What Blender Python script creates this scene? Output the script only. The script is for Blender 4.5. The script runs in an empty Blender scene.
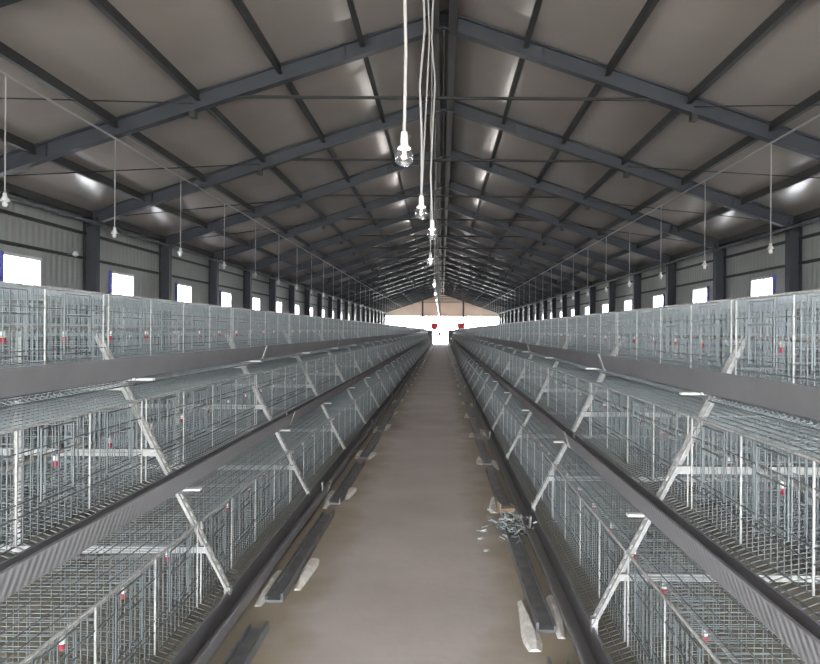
import bpy, math, random
from mathutils import Matrix, Vector
random.seed(7)
C = bpy.context.scene.collection
sc = bpy.context.scene
R = math.radians

# ------------------------------------------------------------------ camera, world, light, exposure
EYE = 1.5
FPX = 774.0
cam = bpy.data.cameras.new('camera')
camo = bpy.data.objects.new('camera', cam); C.objects.link(camo)
cam.sensor_width = 36.0
cam.lens = FPX / 820 * 36
cam.shift_x = -32 / 820
cam.shift_y = -1.5 / 820
cam.clip_end = 600
camo.matrix_world = Matrix.Translation((0, 0, EYE)) @ Matrix.Rotation(R(90), 4, 'X') @ Matrix.Rotation(0.0066, 4, 'Z')
sc.camera = camo

world = bpy.data.worlds.new('overcast_sky'); sc.world = world
world.use_nodes = True
wb = world.node_tree.nodes['Background']
wb.inputs[0].default_value = (0.93, 0.97, 1.0, 1)
wb.inputs[1].default_value = 28.5
sc.view_settings.view_transform = 'Standard'
sc.view_settings.look = 'None'
sc.view_settings.gamma = 1
sc.view_settings.use_curve_mapping = False
sc.view_settings.exposure = 0.0
sc.cycles.use_denoising = True
sc.cycles.max_bounces = 8
sc.cycles.diffuse_bounces = 5
sc.cycles.transparent_max_bounces = 8
sc.cycles.sample_clamp_indirect = 6

# ------------------------------------------------------------------ materials
def mat(name, col, rough=0.6, metal=0.0, noise=None, bump=None, coat=None, spec=0.5, wave=None, trans=0, ior=1.45):
    m = bpy.data.materials.new(name); m.use_nodes = True
    nt = m.node_tree; N = nt.nodes; b = N['Principled BSDF']
    b.inputs['Base Color'].default_value = (*col, 1)
    b.inputs['Roughness'].default_value = rough
    b.inputs['Metallic'].default_value = metal
    b.inputs['Specular IOR Level'].default_value = spec
    b.inputs['Transmission Weight'].default_value = trans
    b.inputs['IOR'].default_value = ior
    tc = N.new('ShaderNodeTexCoord')
    if noise:
        scale, amt, sx = noise
        mp = N.new('ShaderNodeMapping'); mp.inputs['Scale'].default_value = sx
        nt.links.new(tc.outputs['Object'], mp.inputs[0])
        n = N.new('ShaderNodeTexNoise'); n.inputs['Scale'].default_value = scale; n.inputs['Detail'].default_value = 6
        nt.links.new(mp.outputs[0], n.inputs['Vector'])
        r = N.new('ShaderNodeMapRange'); r.inputs['From Min'].default_value = .3; r.inputs['From Max'].default_value = .7
        r.inputs['To Min'].default_value = 1 - amt; r.inputs['To Max'].default_value = 1 + amt
        nt.links.new(n.outputs['Fac'], r.inputs['Value'])
        mx = N.new('ShaderNodeVectorMath'); mx.operation = 'SCALE'
        mx.inputs[0].default_value = col
        nt.links.new(r.outputs[0], mx.inputs['Scale'])
        nt.links.new(mx.outputs[0], b.inputs['Base Color'])
    if wave:
        axis, freq, dist, wcol = wave
        sp = N.new('ShaderNodeSeparateXYZ'); nt.links.new(tc.outputs['Object'], sp.inputs[0])
        mu = N.new('ShaderNodeMath'); mu.operation = 'MULTIPLY'; mu.inputs[1].default_value = freq * 2 * math.pi
        nt.links.new(sp.outputs[axis], mu.inputs[0])
        si = N.new('ShaderNodeMath'); si.operation = 'SINE'; nt.links.new(mu.outputs[0], si.inputs[0])
        bp = N.new('ShaderNodeBump'); bp.inputs['Strength'].default_value = 1; bp.inputs['Distance'].default_value = dist
        nt.links.new(si.outputs[0], bp.inputs['Height'])
        nt.links.new(bp.outputs[0], b.inputs['Normal'])
    if bump:
        scale, dist, sx = bump
        mp = N.new('ShaderNodeMapping'); mp.inputs['Scale'].default_value = sx
        nt.links.new(tc.outputs['Object'], mp.inputs[0])
        n = N.new('ShaderNodeTexNoise'); n.inputs['Scale'].default_value = scale; n.inputs['Detail'].default_value = 4
        nt.links.new(mp.outputs[0], n.inputs['Vector'])
        bp = N.new('ShaderNodeBump'); bp.inputs['Strength'].default_value = .6; bp.inputs['Distance'].default_value = dist
        nt.links.new(n.outputs['Fac'], bp.inputs['Height'])
        nt.links.new(bp.outputs[0], b.inputs['Normal'])
    return m

M = {}
M['ceil'] = mat('ceiling_film', (.385, .34, .31), .17, 0, noise=(.5, .08, (1, 1, 1)), bump=(1.6, .006, (3, .35, 1)), spec=.45)
M['wall'] = mat('wall_sheet', (.40, .41, .39), .5, .1, noise=(.8, .08, (1, 1, 1)), wave=(1, 5.0, .006, None))
M['gable'] = mat('gable_sheet', (.62, .52, .45), .55, 0, noise=(.8, .06, (1, 1, 1)))
M['steel'] = mat('painted_steel', (.050, .055, .064), .45, .2, noise=(2, .15, (1, 1, 1)))
M['purlin'] = mat('purlin_steel', (.04, .04, .039), .55, .2)
M['zinc'] = mat('galvanised_wire', (.165, .184, .192), .38, .5, noise=(9, .15, (1, 1, 1)))
M['zinc_bar'] = mat('galvanised_bar', (.42, .42, .41), .5, .2, noise=(40, .25, (1, 1, 1)))
M['trough'] = mat('grey_trough', (.185, .181, .192), .42, .1, noise=(4, .1, (1, 1, 1)))
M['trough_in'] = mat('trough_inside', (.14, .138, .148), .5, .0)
M['trough_rib'] = mat('ribbed_trough', (.25, .245, .255), .45, .1, wave=(1, 22, .0016, None))
M['pvc'] = mat('white_pipe', (.38, .37, .35), .4)
M['white'] = mat('white_plastic', (.85, .85, .83), .4)
M['red'] = mat('red_plastic', (.50, .03, .045), .35)
M['cord'] = mat('white_cord', (.40, .38, .37), .5)
M['mortar'] = mat('white_mortar', (.58, .555, .52), .85, noise=(20, .2, (1, 1, 1)))
M['card'] = mat('brown_card', (.42, .33, .22), .8)
M['dark'] = mat('dark_channel', (.17, .175, .185), .45, .4, noise=(6, .3, (1, 1, 1)))
M['frame_w'] = mat('window_frame_white', (.75, .76, .78), .4)
M['frame_b'] = mat('window_frame_blue', (.16, .17, .62), .4)  # blue paints the lens colour fringe beside the bright window
M['outer'] = mat('outside_concrete', (.6, .58, .55), .9)
M['scrap'] = mat('scrap_metal', (.42, .47, .48), .5, .3)

g = bpy.data.materials.new('bulb_glass'); g.use_nodes = True
b = g.node_tree.nodes['Principled BSDF']
nt = g.node_tree; tr = nt.nodes.new('ShaderNodeBsdfTransparent'); mx = nt.nodes.new('ShaderNodeMixShader'); gy = nt.nodes.new('ShaderNodeBsdfGlossy'); gy.inputs['Roughness'].default_value = .1; gy.inputs['Color'].default_value = (.8, .82, .85, 1); lw = nt.nodes.new('ShaderNodeLayerWeight'); lw.inputs[0].default_value = .35
b.inputs['Base Color'].default_value = (.9, .9, .9, 1); b.inputs['Roughness'].default_value = .08
tr.inputs[0].default_value = (.92, .92, .92, 1)
nt.links.new(lw.outputs['Facing'], mx.inputs[0]); nt.links.new(tr.outputs[0], mx.inputs[1]); nt.links.new(gy.outputs[0], mx.inputs[2])
nt.links.new(mx.outputs[0], nt.nodes['Material Output'].inputs[0])
M['glass'] = g
g = bpy.data.materials.new('window_glass'); g.use_nodes = True
nt = g.node_tree; b = nt.nodes['Principled BSDF']
tr = nt.nodes.new('ShaderNodeBsdfTransparent'); mx = nt.nodes.new('ShaderNodeMixShader'); mx.inputs[0].default_value = .08
b.inputs['Roughness'].default_value = .05; b.inputs['Base Color'].default_value = (.8, .85, .9, 1)
nt.links.new(tr.outputs[0], mx.inputs[1]); nt.links.new(b.outputs[0], mx.inputs[2])
nt.links.new(mx.outputs[0], nt.nodes['Material Output'].inputs[0])
M['pane'] = g

# floor: brown grey concrete with ochre stains along the kerbs
def floor_mat():
    m = bpy.data.materials.new('aisle_concrete'); m.use_nodes = True
    nt = m.node_tree; N = nt.nodes; L = nt.links; b = N['Principled BSDF']
    tc = N.new('ShaderNodeTexCoord')
    n1 = N.new('ShaderNodeTexNoise'); n1.inputs['Scale'].default_value = 1.3; n1.inputs['Detail'].default_value = 8
    L.new(tc.outputs['Object'], n1.inputs['Vector'])
    cr = N.new('ShaderNodeValToRGB')
    cr.color_ramp.elements[0].position = .3; cr.color_ramp.elements[0].color = (.37, .325, .305, 1)
    cr.color_ramp.elements[1].position = .72; cr.color_ramp.elements[1].color = (.46, .41, .39, 1)
    L.new(n1.outputs['Fac'], cr.inputs[0])
    # stain mask: |x + .19| beyond .45 m, broken up by noise
    sp = N.new('ShaderNodeSeparateXYZ'); L.new(tc.outputs['Object'], sp.inputs[0])
    a = N.new('ShaderNodeMath'); a.operation = 'ADD'; a.inputs[1].default_value = .19; L.new(sp.outputs[0], a.inputs[0])
    ab = N.new('ShaderNodeMath'); ab.operation = 'ABSOLUTE'; L.new(a.outputs[0], ab.inputs[0])
    n2 = N.new('ShaderNodeTexNoise'); n2.inputs['Scale'].default_value = 2.2; n2.inputs['Detail'].default_value = 5
    L.new(tc.outputs['Object'], n2.inputs['Vector'])
    ad = N.new('ShaderNodeMath'); ad.operation = 'MULTIPLY_ADD'; ad.inputs[1].default_value = .55; L.new(n2.outputs['Fac'], ad.inputs[0]); L.new(ab.outputs[0], ad.inputs[2])
    mr = N.new('ShaderNodeMapRange'); mr.inputs['From Min'].default_value = .68; mr.inputs['From Max'].default_value = .92
    L.new(ad.outputs[0], mr.inputs['Value'])
    mix = N.new('ShaderNodeMixRGB'); mix.inputs[2].default_value = (.29, .25, .19, 1)
    L.new(mr.outputs[0], mix.inputs[0]); L.new(cr.outputs[0], mix.inputs[1])
    L.new(mix.outputs[0], b.inputs['Base Color'])
    b.inputs['Roughness'].default_value = .7
    n3 = N.new('ShaderNodeTexNoise'); n3.inputs['Scale'].default_value = 14; L.new(tc.outputs['Object'], n3.inputs['Vector'])
    bp = N.new('ShaderNodeBump'); bp.inputs['Distance'].default_value = .006; bp.inputs['Strength'].default_value = .5
    L.new(n3.outputs['Fac'], bp.inputs['Height']); L.new(bp.outputs[0], b.inputs['Normal'])
    return m
M['floor'] = floor_mat()

# ------------------------------------------------------------------ mesh helpers
class MB:
    def __init__(s): s.v = []; s.f = []; s.m = []; s.mats = []
    def mi(s, m):
        if m not in s.mats: s.mats.append(m)
        return s.mats.index(m)
    def poly(s, pts, m, faces=None):
        o = len(s.v); s.v += [tuple(p) for p in pts]; k = s.mi(m)
        for f in (faces or [range(len(pts))]): s.f.append([o + i for i in f]); s.m.append(k)
    def box(s, x0, x1, y0, y1, z0, z1, m):
        s.poly([(x0,y0,z0),(x1,y0,z0),(x1,y1,z0),(x0,y1,z0),(x0,y0,z1),(x1,y0,z1),(x1,y1,z1),(x0,y1,z1)], m,
               [(0,3,2,1),(4,5,6,7),(0,1,5,4),(1,2,6,5),(2,3,7,6),(3,0,4,7)])
    def tube(s, p, q, r, m, n=4, r2=None, caps=True):
        p = Vector(p); q = Vector(q); d = (q - p).normalized()
        u = d.cross(Vector((0, 0, 1)) if abs(d.z) < .9 else Vector((1, 0, 0))).normalized(); w = d.cross(u)
        r2 = r if r2 is None else r2
        pts = []
        for c, rr in ((p, r), (q, r2)):
            for i in range(n):
                a = 2 * math.pi * (i + .5) / n
                pts.append(c + (u * math.cos(a) + w * math.sin(a)) * rr)
        fs = [(i, (i + 1) % n, n + (i + 1) % n, n + i) for i in range(n)]
        if caps: fs += [tuple(range(n - 1, -1, -1)), tuple(range(n, 2 * n))]
        s.poly(pts, m, fs)
    def path(s, pts, r, m, n=5):
        for a, b_ in zip(pts, pts[1:]): s.tube(a, b_, r, m, n)
    def prism_y(s, prof, y0, y1, m, closed=True):      # profile in x,z extruded along y
        n = len(prof)
        pts = [(x, y0, z) for x, z in prof] + [(x, y1, z) for x, z in prof]
        fs = [(i, (i + 1) % n, n + (i + 1) % n, n + i) for i in range(n if closed else n - 1)]
        if closed: fs += [tuple(range(n - 1, -1, -1)), tuple(range(n, 2 * n))]
        s.poly(pts, m, fs)
    def lathe(s, prof, m, n=16, c=(0, 0, 0)):          # profile of (r, z)
        pts = [(c[0] + r * math.cos(2*math.pi*i/n), c[1] + r * math.sin(2*math.pi*i/n), c[2] + z) for r, z in prof for i in range(n)]
        fs = [(k*n + i, k*n + (i+1) % n, (k+1)*n + (i+1) % n, (k+1)*n + i) for k in range(len(prof)-1) for i in range(n)]
        s.poly(pts, m, fs)
    def mesh(s, name, smooth=False):
        me = bpy.data.meshes.new(name); me.from_pydata(s.v, [], s.f)
        for m in s.mats: me.materials.append(m)
        me.polygons.foreach_set('material_index', s.m)
        if smooth: me.polygons.foreach_set('use_smooth', [True] * len(me.polygons))
        me.update(); return me
    def build(s, name, parent=None, smooth=False): return link(name, s.mesh(name, smooth), parent)

def link(name, data, parent=None, loc=None, rz=None):
    o = bpy.data.objects.new(name, data); C.objects.link(o)
    if parent: o.parent = parent
    if loc: o.location = loc
    if rz is not None: o.rotation_euler = (0, 0, rz)
    return o
def tag(o, label=None, cat=None, group=None, kind=None):
    if label: o['label'] = label
    if cat: o['category'] = cat
    if group: o['group'] = group
    if kind: o['kind'] = kind
    return o
def thing(name, label, cat, loc=(0, 0, 0), rz=0, group=None):
    return tag(link(name, None, None, loc, rz), label, cat, group)
ORD = ['nearest', 'second nearest', 'third nearest', 'fourth nearest', 'fifth nearest', 'sixth nearest', 'seventh nearest', 'eighth nearest', 'ninth nearest', 'tenth nearest', 'eleventh nearest', 'twelfth nearest']

# ------------------------------------------------------------------ building shell
WX = 6.93                       # half width
EAVE_IN = 3.72                  # top of wall
SL = .335
Y0, Y1 = -5.2, 91.3
FR = [-5.04 + 4 * i for i in range(25)]
APEX = 6.025                     # ceiling underside at the ridge
fl = MB(); fl.box(-WX - .1, WX + .1, Y0, Y1, -.2, 0, M['floor']); tag(fl.build('floor'), kind='structure')
gr = MB(); gr.box(-70, 70, Y1, Y1 + 120, -.25, -.03, M['outer']); gr.box(-70, 70, Y0 - 60, Y0, -.25, -.03, M['outer'])
tag(gr.build('ground'), kind='structure')
for s, nm in ((-1, 'ceiling'), (1, 'ceiling')):
    c = MB(); e = WX + .3
    pr = [(0, APEX), (s * e, APEX - SL * e), (s * e, APEX - SL * e + .08), (0, APEX + .08)]
    if s > 0: pr = pr[::-1]
    c.prism_y(pr, Y0, Y1, M['ceil']); tag(c.build(nm), kind='structure')

WZ0, WZ1 = 1.95, 2.70
WW = 1.25
wins = [f + 1.75 for f in FR[:-1]]
for s, nm in ((-1, 'wall_left'), (1, 'wall_right')):
    w = MB(); xa, xb = (s * WX, s * (WX + .1)) if s > 0 else (s * (WX + .1), s * WX)
    w.box(xa, xb, Y0, Y1, 0, WZ0, M['wall']); w.box(xa, xb, Y0, Y1, WZ1, EAVE_IN + .14, M['wall'])
    ys = [Y0] + [v for c in wins for v in (c - WW/2, c + WW/2)] + [Y1]
    for a, b_ in zip(ys[0::2], ys[1::2]): w.box(xa, xb, a, b_, WZ0, WZ1, M['wall'])
    tag(w.build(nm), kind='structure')
# windows
wf = MB(); t = .05
wf.box(-.06, .06, -WW/2, WW/2, 0, t, M['frame_w']); wf.box(-.06, .06, -WW/2, WW/2, WZ1-WZ0-t, WZ1-WZ0, M['frame_w'])
wf.box(-.06, .06, WW/2-t, WW/2, t, WZ1-WZ0-t, M['frame_w'])
wf.box(-.03, .03, -.02, .02, t, WZ1-WZ0-t, M['frame_w'])
wfm = wf.mesh('window_frame')
wj = MB(); wj.box(-.065, .065, -WW/2 - .01, -WW/2+t, 0, WZ1-WZ0, M['frame_b']); wjm = wj.mesh('window_jamb')
wp = MB(); wp.box(-.004, .004, -WW/2+t, WW/2-t, t, WZ1-WZ0-t, M['pane']); wpm = wp.mesh('window_pane')
n = 0
for s in (-1, 1):
    for c in wins:
        n += 1
        o = tag(link('window_%d' % n, wfm, None, (s * (WX + .03), c, WZ0)), kind='structure')
        link('window_pane', wpm, o)
        tag(link('window_jamb', wjm, o, (-s * .02, 0, 0)), 'blue upright edge of the window frame')
# far gable
fg = MB(); zb = 3.15
prof = [(-WX, zb), (WX, zb), (WX, APEX - SL * WX + .02), (0, APEX + .02), (-WX, APEX - SL * WX + .02)]
fg.prism_y(prof[::-1], Y1 - .12, Y1, M['gable'])
tag(fg.build('wall_far'), kind='structure')
ng = MB(); ng.prism_y(prof[::-1], Y0, Y0 + .12, M['gable'])
tag(ng.build('wall_near'), kind='structure')
for s in (-1, 1):
    p = MB(); x = s * 2.4 + .1
    p.box(x - .1, x + .1, Y1 - .32, Y1 - .14, 0, 5.02, M['steel'])
    o = p.build('gable_post'); tag(o, 'dark steel post on the %s half of the far gable wall' % ('left' if s < 0 else 'right'), 'post', 'gable posts at the far end')

# ------------------------------------------------------------------ steel portal frames
RB = 5.76                      # rafter underside at the ridge
def hbeam(mb, x0, z0, x1, z1, d, y, m, fw=.16):
    # I section running in the xz plane: web + two flanges, depth d measured vertically
    t = .022
    for a, b_, w in ((0, t, fw/2), (d - t, d, fw/2), (t, d - t, .012)):
        mb.poly([(x0, y-w, z0+a), (x1, y-w, z1+a), (x1, y+w, z1+a), (x0, y+w, z0+a), (x0, y-w, z0+b_), (x1, y-w, z1+b_), (x1, y+w, z1+b_), (x0, y+w, z0+b_)], m,
                [(0,3,2,1),(4,5,6,7),(0,1,5,4),(1,2,6,5),(2,3,7,6),(3,0,4,7)])
parts = []
for s in (-1, 1):
    c = MB(); xi, xo = s * (WX - .27), s * (WX - .02)
    ztop = RB - SL * WX + .2
    for a, b_ in ((xi, xi + s * .02), (xo - s * .02, xo)):
        c.box(min(a, b_), max(a, b_), -.09, .09, 0, ztop, M['steel'])
    c.box(min(xi, xo), max(xi, xo), -.01, .01, 0, ztop, M['steel'])
    c.box(min(xi, xo) - .02, max(xi, xo), -.13, .13, 0, .03, M['steel'])
    parts.append(('column', c.mesh('column')))
    r = MB(); hbeam(r, 0, RB, s * (WX - .05), RB - SL * (WX - .05), .25, 0, M['steel'])
    # haunch stiffener and brace lug
    xk = s * 3.54; zk = RB - SL * 3.54
    r.box(xk - .04, xk + .04, -.07, .07, zk - .09, zk + .03, M['purlin'])
    for q in (1.4, 5.6): r.box(s*q - .006, s*q + .006, -.075, .075, RB - SL*q, RB - SL*q + .24, M['steel'])
    parts.append(('rafter', r.mesh('rafter')))
tr = MB(); tz = 4.79; xx = (RB - tz) / SL
tr.tube((-xx - .05, 0, tz), (xx + .05, 0, tz), .024, M['purlin'], 6)
tr.tube((0, 0, tz), (0, 0, RB), .012, M['purlin'], 6)
parts.append(('tie_rod', tr.mesh('tie_rod')))
for i, y in enumerate(FR):
    k = i - 4
    if k < 0: lab = 'dark grey steel portal frame over the near end of the house'
    elif k < 10: lab = 'dark grey steel portal frame with sloping rafters, %s of those in view' % ORD[k]
    else: lab = 'dark grey steel portal frame among the small crowded ones at the far end'
    o = thing('portal_frame', lab, 'roof frame', (0, y, 0), 0, 'steel portal frames down the house')
    for nm, me in parts: link(nm, me, o)
# roof cross bracing rods
k = 0
for j in (3, 4, 5, 6, 12, 13):
    if j + 1 >= len(FR): break
    for s in (-1, 1):
        p = MB(); ya, yb = FR[j], FR[j+1]
        zk = RB + .12
        p.tube((s*3.54, yb, zk - SL*3.54), (s*6.75, ya, zk - SL*6.75), .009, M['purlin'], 5)
        o = p.build('brace_rod')
        tag(o, 'thin dark diagonal rod under the %s roof slope in %s' % ('left' if s < 0 else 'right', {3:'the nearest bay in view', 4:'the second bay in view', 5:'the third bay in view', 6:'the fourth bay in view', 12:'a far bay', 13:'the farthest braced bay'}[j]), 'rod', 'roof bracing rods')
# purlins
PN = ['just off the ridge', 'second from the ridge', 'third from the ridge', 'fourth from the ridge', 'fifth from the ridge', 'at the eave above the wall']
for s in (-1, 1):
    for q in range(0, 7):
        x = 1.155 * q if q else .125
        if q == 6: x = 6.78
        p = MB(); zt = APEX - SL * x - .002
        d = .13
        # C section
        p.box(s*x - .012, s*x + .012, Y0, Y1 - .14, zt - d, zt, M['purlin'])
        p.box(s*x - .03, s*x + .035, Y0, Y1 - .14, zt - d - .008, zt - d, M['purlin'])
        if q == 0:
            p.box(s*x - .06, s*x + .06, Y0, Y1 - .14, zt - .24, zt - d, M['purlin'])
        o = p.build('roof_purlin')
        lab = ('dark ridge purlin running beside the roof ridge, %s of the pair' if q == 0 else 'thin dark purlin running lengthwise under the %%s roof slope, %s' % PN[q-1]) % ('left' if s < 0 else 'right')
        if q == 1: lab = 'thin dark purlin under the %s roof slope, first beside the ridge pair' % ('left' if s < 0 else 'right')
        tag(o, lab, 'purlin', 'roof purlins')
for s in (-1, 1):
    sd = 'left' if s < 0 else 'right'
    for z, lab in ((2.82, 'dark rail along the %s wall just above the windows'), (3.30, 'dark rail high on the %s wall below the eave')):
        p = MB(); p.box(min(s*(WX-.06), s*WX), max(s*(WX-.06), s*WX), Y0, Y1 - .14, z, z + .05, M['purlin'])
        tag(p.build('wall_rail'), lab % sd, 'rail', 'wall rails')
    p = MB(); x = s * 6.62
    p.tube((x, Y0, 3.50), (x, Y1 - .2, 3.50), .035, M['dark'], 8)
    for i in range(60):
        y = -4 + i * 1.5
        p.tube((x, y, 3.52), (x + s*.28, y + .4, 3.58), .008, M['dark'], 4)
    tag(p.build('eave_pipe'), 'grey pipe running along the top of the %s wall' % sd, 'pipe', 'pipes along the eaves')
    p = MB(); x = s * 4.64; zc = RB - SL * 4.64 - .02
    p.tube((x, Y0, zc), (x, Y1 - .2, zc), .016, M['cord'], 6)
    tag(p.build('cable_conduit'), 'thin pale conduit slung lengthwise under the %s rafters' % sd, 'conduit', 'lighting conduits')

# ------------------------------------------------------------------ lamps
def bulb_meshes(scale=1.0):
    c = MB(); c.lathe([(.0, .135), (.016, .13), (.020, .10), (.021, .05), (.017, .045), (0, .045)], M['white'], 14)
    c.lathe([(.021, .062), (.034, .05), (.034, .042), (.018, .042)], M['white'], 14)
    g = MB(); pr = []
    for i in range(13):
        a = math.pi * i / 12
        pr.append((max(.049 * math.sin(a), 0.0001) if a > .42 else .018, .049 * math.cos(a)))
    g.lathe(pr[::-1], M['glass'], 20)
    f = MB(); f.lathe([(0.0001, .014), (.006, .016), (.007, .03), (.012, .045)], M['white'], 10)
    return c.mesh('socket', True), g.mesh('bulb_glass', True), f.mesh('bulb_core', True)
sock, gls, core = bulb_meshes()
BZ = EYE + .895
BULB_W = 16.0
cen = [(403, 4.0), (420.5, 5.9), (431.5, 7.2), (430, 10.2), (434, 15.5)] + [(None, 19.5 + 4 * i) for i in range(17)]
for i, (px, y) in enumerate(cen):
    x = (px - 442) * y / FPX if px else -.17
    if i < 5: lab = 'bare glass bulb in a white socket hanging over the aisle, %s' % ORD[i]
    else: lab = 'tiny bare bulb hanging over the aisle far down the house'
    t_ = thing('hanging_bulb', lab, 'hanging lamp', (x, y, BZ), 0, 'bare bulbs over the aisle')
    cd = MB(); top = RB + .15 - BZ
    wob = .02 if i in (1, 2) else .006
    pts = [(0, 0, .13)] + [(wob * math.sin(2.1 * q + i), 0, .13 + (top - .13) * q / 8) for q in range(1, 9)]
    cd.path(pts, .0085 if i < 3 else .007, M['cord'], 6); cd.build('cord', t_)
    ld = bpy.data.lights.new('bulb_light', 'POINT'); ld.energy = BULB_W * (1.7 if i in (3, 4, 5) else 1.0 if i > 3 else .6); ld.color = (1.0, .94, .88); ld.shadow_soft_size = .012; ld.specular_factor = 0.0
    lo = link('bulb_light', ld, t_, (0, 0, 0))
    link('socket', sock, t_); gl = link('bulb', gls, t_); link('filament_core', core, gl)
    if i == 1:
        c2 = MB(); c2.path([(.06, .3, 3.5), (.02, .3, 2.2), (.05, .2, 1.4), (0.0, .05, .14)], .006, M['cord'], 6); c2.build('cord', t_)
sl = MB(); sl.lathe([(0, .09), (.018, .085), (.022, .05), (.05, .01), (.052, 0), (.0, 0)], M['white'], 12); slm = sl.mesh('lamp_shade', True)
sb = MB(); sb.lathe([(.018, .0), (.028, -.03), (.022, -.055), (.0001, -.065)], M['white'], 12); sbm = sb.mesh('bulb', True)
zc = RB - SL * 4.64 - .02
cd = MB(); cd.tube((0, 0, .08), (0, 0, zc - 2.66), .008, M['cord'], 6); cdm = cd.mesh('cord')
DZL = .16
cd = MB(); cd.tube((0, 0, .08), (0, 0, zc - 2.66 - DZL), .008, M['cord'], 6); cdl = cd.mesh('cord')
for s in (-1, 1):
    for i in range(29):
        y = 8.2 + 2.75 * i
        sd = 'left' if s < 0 else 'right'
        if i == 0: lab = 'small white lamp on a thin drop rod at the %s edge, nearest to the camera' % sd
        elif i < 7: lab = 'small white lamp on a thin drop rod over the %s side, %s' % (sd, ORD[i])
        else: lab = 'tiny white drop lamp over the %s side far down the house' % sd
        t_ = thing('drop_lamp', lab, 'hanging lamp', (s * 4.64, y, 2.68 + DZL * (s < 0)), 0, 'white drop lamps over the %s side' % sd)
        link('cord', cdl if s < 0 else cdm, t_); link('lamp_shade', slm, t_); link('bulb', sbm, t_)

# ------------------------------------------------------------------ cage rows
XA = -.19
HC = 2.0
TIERU = [1.47, 1.22, .90]
TIERF = [1.55, 1.35, 1.06]      # where the cage faces stand; TIERU is the back of each trough
TIERL = [1.34, .765, .15]
CLIFT = [0.0, .03, .01]
TN = ['top', 'middle', 'bottom']
ML = 2.34
DEP = .44
H0, H1 = -.10, .325
CELLS = 4
Z = M['zinc']
def grid_front(b):
    for i in range(45):
        y = -ML/2 + ML * i / 44
        b.tube((0, y, H0), (0, y, H1), .0024, Z, 4, caps=False)
    b.tube((.002, -ML/2, H1), (.002, ML/2, H1), .0062, M['zinc_bar'], 6, caps=False)
    for z in (H0, H0 + .10, -.0 + .05, H1 - .09): b.tube((0.003, -ML/2, z), (.003, ML/2, z), .0030, Z, 4, caps=False)
    for i in range(CELLS + 1):
        y = -ML/2 + ML * i / CELLS
        b.tube((.004, y, H0), (.004, y, H1), .0042, M['zinc_bar'], 4, caps=False)
def grid_roof(b):
    for i in range(59):
        y = -ML/2 + ML * i / 58
        b.tube((0, y, H1), (-DEP, y, H1), .0021, Z, 4, caps=False)
    for i in range(8): b.tube((-DEP*i/7, -ML/2, H1), (-DEP*i/7, ML/2, H1), .0024, Z, 4, caps=False)
def grid_floor(b):
    zf, zr = H0 + .0, H0 + .07
    for i in range(49):
        y = -ML/2 + ML * i / 48
        b.tube((.0, y, zf), (-DEP, y, zr), .0025, Z, 4, caps=False)
    for i in range(14):
        f = i / 13
        b.tube((-DEP*f, -ML/2, zf + (zr-zf)*f), (-DEP*f, ML/2, zf + (zr-zf)*f), .0022, Z, 4, caps=False)
def grid_tray(b):      # egg shelf that reaches out below the trough
    zf = H0
    for i in range(49):
        y = -ML/2 + ML * i / 48
        b.tube((.0, y, zf), (.13, y, zf - .045), .003, Z, 4, caps=False)
        b.tube((.13, y, zf - .045), (.15, y, zf - .01), .0018, Z, 4, caps=False)
    for x, z in ((.045, zf-.016), (.09, zf-.03), (.13, zf-.045), (.15, zf-.01)): b.tube((x, -ML/2, z), (x, ML/2, z), .0035, Z, 4, caps=False)
def grid_rear(b):
    for i in range(28):
        y = -ML/2 + ML * i / 27
        b.tube((-DEP, y, H0 + .07), (-DEP, y, H1), .0021, Z, 4, caps=False)
    for z in (H0 + .07, H0 + .18, H1 - .1, H1): b.tube((-DEP, -ML/2, z), (-DEP, ML/2, z), .0026, Z, 4, caps=False)
def grid_part(b, y):
    for i in range(1, 9):
        x = -DEP * i / 9; b.tube((x, y, H0 + .03), (x, y, H1), .0020, Z, 4, caps=False)
    for i in range(8):
        z = H0 + .05 + (H1 - H0 - .05) * i / 7; b.tube((0, y, z), (-DEP, y, z), .0022, Z, 4, caps=False)
def grid_door(b):      # centred on y = 0
    w = .13
    for y in (-w, w): b.tube((.010, y, H0 + .13), (.010, y, H1 - .02), .0040, Z, 4)
    for z in (H0 + .13, H1 - .02, H1 - .12): b.tube((.010, -w, z), (.010, w, z), .0036, Z, 4)
    b.tube((.012, 0, H0 + .13), (.012, 0, H1 - .02), .0028, Z, 4)
def one(fn, name, *a):
    b = MB(); fn(b, *a); return b.mesh(name)
mf, mr, mfl, mt, mb_ = one(grid_front, 'front_grid'), one(grid_roof, 'roof_grid'), one(grid_floor, 'floor_grid'), one(grid_tray, 'egg_shelf'), one(grid_rear, 'rear_grid')
mp = one(grid_part, 'partition', 0); md = one(grid_door, 'door')
def whole(tray):
    b = MB(); grid_front(b); grid_roof(b); grid_floor(b); grid_rear(b)
    if tray: grid_tray(b)
    for i in range(CELLS + 1): grid_part(b, -ML/2 + ML * i / CELLS)
    return b.mesh('wire_cage')
mw = {True: whole(True), False: whole(False)}

NMOD = 35
ROWS = [(-1, 1.6, .012), (1, 1.2, -.012)]      # side, y of the first frame, height offset
def legx(z): return HC - (.90 + .52 * (z - .15))
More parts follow.
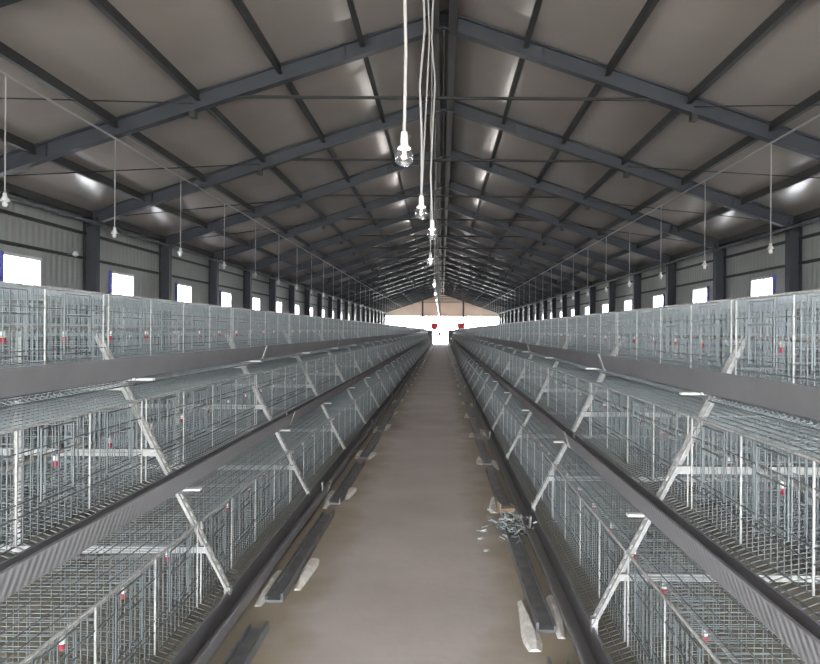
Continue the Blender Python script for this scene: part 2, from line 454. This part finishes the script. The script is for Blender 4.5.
# A-shaped frame, local x across the row
def strip(b, p, q, w, t, m, holes=True):
    # slotted flat strip standing in the xz plane, seen from the aisle: runs p->q in x,z, width across y
    p = Vector((p[0], 0, p[1])); q = Vector((q[0], 0, q[1])); d = (q - p); Ln = d.length; d.normalize()
    nrm = Vector((d.z, 0, -d.x))
    def bx(a, c, y0, y1):
        pts = []
        for n_ in (0, t):
            for (l, y) in ((a, y0), (c, y0), (c, y1), (a, y1)): pts.append(p + d * l + nrm * n_ + Vector((0, y, 0)))
        b.poly(pts, m, [(0,3,2,1),(4,5,6,7),(0,1,5,4),(1,2,6,5),(2,3,7,6),(3,0,4,7)])
    if holes:
        hw = w * .16
        bx(0, Ln, -w/2, -hw); bx(0, Ln, hw, w/2)
        k_ = max(1, int(Ln / .05)); st = Ln / k_
        for i in range(k_): bx(i * st, i * st + st * .5, -hw, hw)
    else: bx(0, Ln, -w/2, w/2)
leg_m = []
for s in (-1, 1):
    b = MB(); strip(b, (s * legx(.14), .14), (s * legx(1.47), 1.47), .064, .004 * s, M['zinc_bar'])
    # return flange of the angle
    p0, p1 = (s * legx(.14), .14), (s * legx(1.47), 1.47)
    b.poly([(p0[0], .025, p0[1]), (p1[0], .025, p1[1]), (p1[0] - s*.035, .025, p1[1] - .015), (p0[0] - s*.035, .025, p0[1]),
            (p0[0], .029, p0[1]), (p1[0], .029, p1[1]), (p1[0] - s*.035, .029, p1[1] - .015), (p0[0] - s*.035, .029, p0[1])], M['zinc_bar'],
           [(0,1,2,3),(7,6,5,4),(0,4,5,1),(1,5,6,2),(2,6,7,3),(3,7,4,0)])
    xf = s * (legx(.14) - .012)
    b.box(xf - .014, xf + .014, -.02, .02, .0, .17, M['zinc_bar']); b.box(xf - .035, xf + .035, -.04, .04, .0, .012, M['zinc_bar'])
    leg_m.append(b.mesh('leg'))
cb_m = []
for z in (1.20, .86, .36):
    b = MB(); x = legx(z)
    b.box(-x, x, .0, .004, z - .02, z + .02, M['zinc_bar']); b.box(-x, x, -.03, .0, z + .016, z + .02, M['zinc_bar'])
    cb_m.append(b.mesh('crossbar'))
b = MB(); b.box(-.02, .02, -.004, .004, .36, 1.5, M['zinc_bar']); b.box(-.02, -.016, -.03, .0, .36, 1.5, M['zinc_bar']); post_m = b.mesh('centre_post')

def side(s): return 'left' if s < 0 else 'right'
def trough_mesh(tier, y0, y1):
    b = MB(); rib = M['trough_rib'] if tier == 1 else M['trough']
    t_ = .004
    bk = .0 if tier == 2 else .045
    out = [(bk, -.010), (bk + .012, -.106), (.086, -.104), (.122, 0)]
    inn = [(bk + .004, -.010), (bk + .016, -.100), (.083, -.099), (.117, 0)]
    b.prism_y([out[2], out[3]], y0, y1, rib, closed=False)
    b.prism_y([out[0], out[1], out[2]], y0, y1, M['trough'], closed=False)
    b.prism_y(inn[::-1], y0, y1, M['trough_in'], closed=False)
    b.prism_y([out[3], (.122, .004), (.112, .004), inn[3]], y0, y1, M['trough'], closed=True)
    b.prism_y([inn[0], (bk + .006, -.006), (bk - .002, -.006), out[0]], y0, y1, M['trough'], closed=True)
    return b.mesh('feed_trough')
br = MB()
br.box(.0, .15, -.02, .02, -.124, -.113, M['white']); br.box(.0, .012, -.02, .02, -.124, -.04, M['white'])
brm = br.mesh('trough_bracket')
jc = MB(); jc.prism_y([(.040, -.005), (.052, -.112), (.090, -.110), (.128, .006), (.112, .008), (.078, -.095), (.062, -.097), (.054, -.005)], -.03, .03, M['zinc_bar']); jcm = jc.mesh('joint_clip')
nip = MB(); nip.lathe([(0, .03), (.012, .028), (.014, .0), (.010, -.005)], M['white'], 8); nip.lathe([(.0001, -.032), (.011, -.028), (.013, -.004), (.0, -.003)], M['red'], 8); nipm = nip.mesh('nipple_drinker', True)

ncage = 0; far_list = []
for s, ys, dz in ROWS:
    xc = XA + s * HC
    rz = 0 if s < 0 else math.pi         # local +x looks to the aisle
    ymid = [ys + 2.4 * k + 1.2 for k in range(NMOD)]
    yend = ys + 2.4 * NMOD
    for k in range(NMOD + 1):
        if k == 0: lab = 'slotted A-shaped frame of the %s row closest to the camera' % side(s)
        elif k < 9: lab = 'slotted A-shaped frame with leaning legs in the %s cage row, %s in view' % (side(s), ORD[k-1])
        else: lab = 'slotted A-shaped frame far down the %s cage row' % side(s)
        o = thing('cage_support_frame', lab, 'cage frame', (xc, ys + 2.4 * k, 0), 0, 'leaning frames of the %s row' % side(s))
        for me in leg_m: link('leg', me, o)
        for me in cb_m: link('crossbar', me, o)
        link('centre_post', post_m, o)
    for t_ in range(3):
        U = TIERU[t_]; L_ = TIERL[t_] + dz
        hx = HC - U; fx = HC - TIERF[t_]
        tray = True
        # aisle side cages
        for k in range(NMOD):
            loc = (xc - s * fx, ymid[k], L_ + CLIFT[t_])
            if k < 10: lab = 'pale wire cage in the %s tier of the %s row, aisle side, %s' % (TN[t_], side(s), ORD[k])
            else: lab = 'tiny distant wire cage in the %s tier of the %s row, aisle side' % (TN[t_], side(s))
            grp = 'wire cages in the %s tier of the %s row' % (TN[t_], side(s))
            if k < 10:
                o = thing('wire_cage', lab, 'cage', loc, rz, grp)
                link('front_grid', mf, o); link('roof_grid', mr, o); link('floor_grid', mfl, o); link('rear_grid', mb_, o)
                if tray: link('egg_shelf', mt, o)
                for i in range(CELLS + 1): link('partition', mp, o, (0, -ML/2 + ML * i / CELLS, 0))
                for i in range(CELLS): link('door', md, o, (0, -ML/2 + ML * (i + .5) / CELLS, 0))
            else:
                tag(link('wire_cage', mw[tray], None, loc, rz), lab, 'cage', grp)
        # cages on the far side of the same row
        for k in range(NMOD):
            loc = (xc + s * fx, ymid[k], L_ + CLIFT[t_])
            if k < 14:
                lab = 'pale wire cage on the wall-facing %s tier of the %s row, %s' % (TN[t_], side(s), ORD[k] if k < 8 else 'well down the row')
                tag(link('wire_cage', mw[tray], None, loc, rz + math.pi), lab, 'cage', 'wall-facing cages of the %s row' % side(s))
            else: far_list.append((loc[0], loc[1], loc[2], -s, tray))
        # troughs
        for d, grp in ((1, 'aisle'), (-1, 'wall')):
            x = xc - s * d * hx
            tm = trough_mesh(t_, -(yend - ys)/2, (yend - ys)/2)
            o = link('feed_trough', tm, None, (x, (ys + yend)/2, L_), rz if d > 0 else rz + math.pi)
            tag(o, 'long grey feed trough on the %s tier of the %s row, %s side' % (TN[t_], side(s), grp), 'feed trough', 'grey feed troughs')
            if d > 0:
                for k in range(NMOD + 1):
                    yl = (ys + 2.4 * k + .06 - (ys + yend)/2) * (1 if s < 0 else -1)
                    if t_ < 2: tag(link('trough_bracket', brm, o, (0, yl, 0)), 'white bracket under the trough')
                    if k % 2 == 0: link('joint_clip', jcm, o, (0, yl + .35, 0))
        # water pipe with drinkers
        px = xc - s * (hx - .39); pz = L_ + .14
        p = MB(); p.tube((0, -(yend-ys)/2, 0), (0, (yend-ys)/2, 0), .011, M['pvc'], 8)
        o = link('water_pipe', p.mesh('water_pipe'), None, (px, (ys + yend)/2, pz))
        tag(o, 'thin pale water pipe with red drinkers in the %s tier of the %s row' % (TN[t_], side(s)), 'water pipe', 'drinker pipes')
        rest = MB(); nn = int((yend - ys) / .585)
        for i in range(nn):
            yl = -(yend-ys)/2 + .26 + .585 * i
            if i < 90: link('nipple_drinker', nipm, o, (0, yl, -.035))
            else: rest.tube((0, yl, -.07), (0, yl, -.035), .012, M['red'], 5); rest.tube((0, yl, -.035), (0, yl, -.005), .012, M['white'], 5)
        tag(rest.build('nipple_drinker', o), kind='stuff')

# cages too far away to single out, and the outer rows behind: one mass
for s in (-1, 1):
    xc = XA + s * 5.15
    for t_ in range(3):
        hx = HC - TIERF[t_]
        for k in range(NMOD):
            for d in (-1, 1): far_list.append((xc + d * hx, 2.6 + 2.4 * k, TIERL[t_], d, t_ < 2))
    for t_ in range(3):
        for d in (-1, 1):
            tm = trough_mesh(0, -42, 42)
            o = link('feed_trough', tm, None, (xc + d * (HC - TIERU[t_]), 43.4, TIERL[t_]), 0 if d > 0 else math.pi)
            tag(o, 'grey feed trough on the %s tier of the %s outermost row, %s side' % (TN[t_], side(s), 'wall' if d == s else 'inner'), 'feed trough', 'troughs of the outer rows')
    for k in range(NMOD + 1):
        o = thing('cage_support_frame', 'slotted A-shaped frame of the %s outermost row by the wall' % side(s), 'cage frame', (xc, 1.4 + 2.4 * k, 0), 0, 'frames of the outer rows')
        for me in leg_m: link('leg', me, o)
        for me in cb_m: link('crossbar', me, o)
        link('centre_post', post_m, o)

def coarse(tray):
    b = MB()
    for i in range(28):
        y = -ML/2 + ML * i / 27
        b.tube((0, y, H0), (0, y, H1), .0032, Z, 3, caps=False); b.tube((-DEP, y, H0), (-DEP, y, H1), .0030, Z, 3, caps=False)
        b.tube((0, y, H1), (-DEP, y, H1), .0032, Z, 3, caps=False); b.tube((.0, y, H0), (-DEP, y, H0 + .07), .0035, Z, 3, caps=False)
    for z in (H0, H0+.1, H1-.09, H1): b.tube((0, -ML/2, z), (0, ML/2, z), .0030, Z, 3, caps=False); b.tube((-DEP, -ML/2, z), (-DEP, ML/2, z), .0030, Z, 3, caps=False)
    for i in range(1, 6): b.tube((-DEP*i/6, -ML/2, H1), (-DEP*i/6, ML/2, H1), .0028, Z, 3, caps=False); b.tube((-DEP*i/6, -ML/2, H0+.07*i/6), (-DEP*i/6, ML/2, H0+.07*i/6), .0032, Z, 3, caps=False)
    for i in range(CELLS + 1):
        y = -ML/2 + ML * i / CELLS
        for q in range(1, 6): b.tube((-DEP*q/6, y, H0), (-DEP*q/6, y, H1), .003, Z, 3, caps=False)
        for q in range(5): b.tube((0, y, H0 + .08*q), (-DEP, y, H0 + .08*q), .003, Z, 3, caps=False)
    return b
import numpy as np
cz = coarse(True); cv = np.array(cz.v, dtype=np.float32); cf = cz.f
allv = []; allf = []; off = 0
fa = np.array([f for f in cf if len(f) == 4], dtype=np.int32)
for (x, y, z, d, tray) in far_list:
    v = cv.copy(); v[:, 0] = x + d * v[:, 0]; v[:, 1] += y; v[:, 2] += z
    allv.append(v); allf.append(fa + off); off += len(v)
V = np.concatenate(allv); F = np.concatenate(allf)
me = bpy.data.meshes.new('distant_wire_cages')
me.vertices.add(len(V)); me.vertices.foreach_set('co', V.ravel())
me.loops.add(F.size); me.loops.foreach_set('vertex_index', F.ravel())
me.polygons.add(len(F)); me.polygons.foreach_set('loop_start', np.arange(0, F.size, 4, dtype=np.int32))
me.polygons.foreach_set('loop_total', np.full(len(F), 4, dtype=np.int32))
me.materials.append(Z); me.update(); me.validate()
o = link('distant_wire_cages', me)
tag(o, 'mass of pale wire cages seen through the nearer rows and far down the house', 'cages', kind='stuff')

# ------------------------------------------------------------------ along the aisle floor
random.seed(3)
def patch_mesh(seed):
    rnd = random.Random(seed); b = MB(); n_ = 7
    top, bot = [], []
    Ls = .42 + .28 * rnd.random()
    for i in range(n_ + 1):
        f = i / n_; y = (f - .5) * Ls; w = .032 * (f * 1.25 if f < .8 else 1 - (f - .8) * 2.6) + .006 + .005 * rnd.random()
        h = .03 * math.sin(math.pi * min(.97, .1 + .8 * f)) + .004
        top.append(((-w*.5 + .01 * rnd.random(), y, h), (w, y, h * .75))); bot.append(((-w - .006, y, 0.0), (w + .012, y, 0.0)))
    pts = []
    for (a, c), (p, q) in zip(top, bot): pts += [p, a, c, q]
    fs = []
    for i in range(n_):
        for j in range(3): fs.append((4*i+j, 4*i+j+1, 4*i+5+j, 4*i+4+j))
    fs += [(0, 3, 2, 1), (4*n_, 4*n_+1, 4*n_+2, 4*n_+3)]
    b.poly(pts, M['mortar'], fs); return b.mesh('mortar_patch')
pm = [patch_mesh(i) for i in range(6)]
ch = MB()
ch.box(-.05, .05, -1.0, 1.0, .0, .014, M['dark']); ch.box(.036, .05, -1.0, 1.0, .014, .05, M['dark']); ch.box(-.05, -.04, -1.0, 1.0, .014, .035, M['dark'])
chm = ch.mesh('floor_channel')
for s, ys, dz in ROWS:
    for k in range(NMOD):
        y = ys + 2.4 * k
        n_ = k - 1
        U = .715
        lab = ('dark metal channel lying on the floor beside the %s row, %s' % (side(s), ORD[max(k-1,0)] if k else 'behind the camera end')) if k < 9 else 'dark floor channel beside the %s row far down the aisle' % side(s)
        tag(link('floor_channel', chm, None, (XA + s * (U + random.uniform(-.008, .008)), y + 1.25, 0), (0 if s < 0 else math.pi) + random.uniform(-.006, .006)), lab, 'floor channel', 'floor channels along the %s row' % side(s))
        lab = ('white mortar patch at the kerb of the %s row, %s' % (side(s), ORD[max(k-1,0)] if k else 'closest of all')) if k < 9 else 'small white mortar patch beside the %s row far down the aisle' % side(s)
        tag(link('mortar_patch', pm[(k * 5 + (s > 0)) % 6], None, (XA + s * (.64 + random.uniform(-.01, .015)), y + .5 + random.uniform(-.25, .25), 0), random.uniform(-.05, .05) + (0 if s < 0 else math.pi)), lab, 'mortar patch', 'mortar patches beside the %s row' % side(s))
        if k % 2 == 0 or k < 4:
            lab = ('white mortar lump between trough and channel at the %s row, %s' % (side(s), ORD[k])) if k < 5 else 'tiny white mortar lump beyond the %s channel far down the aisle' % side(s)
            tag(link('mortar_lump', pm[(k * 3 + 2) % 6], None, (XA + s * .80, y + .1 + random.uniform(-.2, .5), 0.0), random.uniform(-.1, .1)), lab, 'mortar patch', 'mortar lumps under the %s row' % side(s))
# loose clips and scraps on the right
b = MB(); rnd = random.Random(11)
for i in range(130):
    y = 5.75 + rnd.gauss(0, .13); x = XA + .72 + rnd.gauss(0, .09); z = rnd.random() * .10 + .005
    a, e_ = rnd.random() * 6.3, rnd.uniform(-.5, .5); l = .012 + .02 * rnd.random()
    d = Vector((math.cos(a), math.sin(a), e_)) * l
    p = Vector((x, y, max(z, abs(d.z) + .004))); b.tube(p - d, p + d, .004 + .004 * rnd.random(), M['scrap'] if i % 3 else M['zinc'], 4)
tag(b.build('scrap_clips'), 'heap of loose grey wire clips on the kerb beside the right row', 'scrap heap', kind='stuff')
for i, (x, y) in enumerate(((.285, 5.55), (.325, 5.75), (.31, 5.25))):
    b = MB(); b.tube((-.018, 0, .009), (.018, .01, .009), .009, M['scrap'], 6); b.tube((.012, -.012, .008), (.014, .02, .012), .005, M['zinc'], 6)
    o = b.build('loose_clip'); o.location = (x, y, 0)
    tag(o, 'small grey clip lying on the aisle floor, %s of three near the scrap heap' % ['middle', 'farthest', 'nearest'][i], 'clip', 'loose clips on the aisle floor')
b = MB(); b.box(-.06, .06, -.05, .05, 0, .03, M['card']); b.box(-.06, -.05, -.05, .05, .03, .07, M['card'])
o = b.build('cardboard_scrap'); o.location = (XA + .71, 6.22, .052); o.rotation_euler = (0, 0, .2)
tag(o, 'brown cardboard scrap beside the wire clips at the right row', 'cardboard')
# red feed hoppers at the far end of the two rows
for s, nm in ((-1, 'left'), (1, 'right')):
    t_ = thing('feed_hopper', 'red feed hopper standing at the far end of the %s row' % nm, 'feed hopper', (2.15 if s > 0 else -.85, 87.6, 0), 0, 'red hoppers at the far end')
    b = MB()
    q = [(-.42, 1.95, .42), (-.42, 2.35, .42)]
    w1, w2 = .42, .2
    pts = [(-w2, -w2, 1.55), (w2, -w2, 1.55), (w2, w2, 1.55), (-w2, w2, 1.55), (-w1, -w1, 1.95), (w1, -w1, 1.95), (w1, w1, 1.95), (-w1, w1, 1.95), (-w1, -w1, 2.35), (w1, -w1, 2.35), (w1, w1, 2.35), (-w1, w1, 2.35)]
    b.poly(pts, M['red'], [(0,3,2,1), (0,1,5,4), (1,2,6,5), (2,3,7,6), (3,0,4,7), (4,5,9,8), (5,6,10,9), (6,7,11,10), (7,4,8,11)])
    b.build('hopper_bin', t_)
    for (x, y) in ((-.38, -.38), (.38, -.38), (.38, .38), (-.38, .38)):
        l = MB(); l.box(x-.03, x+.03, y-.03, y+.03, 0, 2.0, M['white']); l.build('leg', t_)
    if s < 0:
        b = MB(); b.box(.42, .72, -.2, .2, .9, 1.35, M['red']); b.box(.38, .46, -.2, .2, 1.0, 1.2, M['red']); tag(b.build('motor_box', t_), 'red motor box beside the bin')

for s, nm in ((-1, 'left'), (1, 'right')):  # unseen boxes added to stop daylight shining through the row ends
    t_ = thing('drive_cabinet', 'grey sheet metal drive cabinet closing the far end of the %s cage row' % nm, 'drive cabinet', (XA + s * HC, 85.95, 0), 0, 'drive cabinets at the far row ends')
    b = MB(); b.box(-1.15, 1.15, -.15, .15, .10, 1.55, M['dark']); b.build('cabinet_body', t_)
    for x in (-1.05, 1.05):
        l = MB(); l.box(x - .04, x + .04, -.12, .12, 0, .10, M['steel']); l.build('foot', t_)
    l = MB(); l.box(-1.0, -.1, -.165, -.15, .25, 1.4, M['trough']); l.box(.1, 1.0, -.165, -.15, .25, 1.4, M['trough']); l.build('door', t_)

t_ = thing('wall_lamp', 'small white lamp on the left wall beside the nearest column in view', 'wall lamp', (-WX, 14.2, 2.86), 0)
b = MB(); b.box(0, .16, -.015, .015, -.015, .015, M['dark']); b.build('bracket', t_)
b = MB(); b.lathe([(.0001, .06), (.03, .05), (.055, 0), (.05, -.03), (.0001, -.05)], M['white'], 12, (.2, 0, 0)); b.build('lamp_head', t_, True)
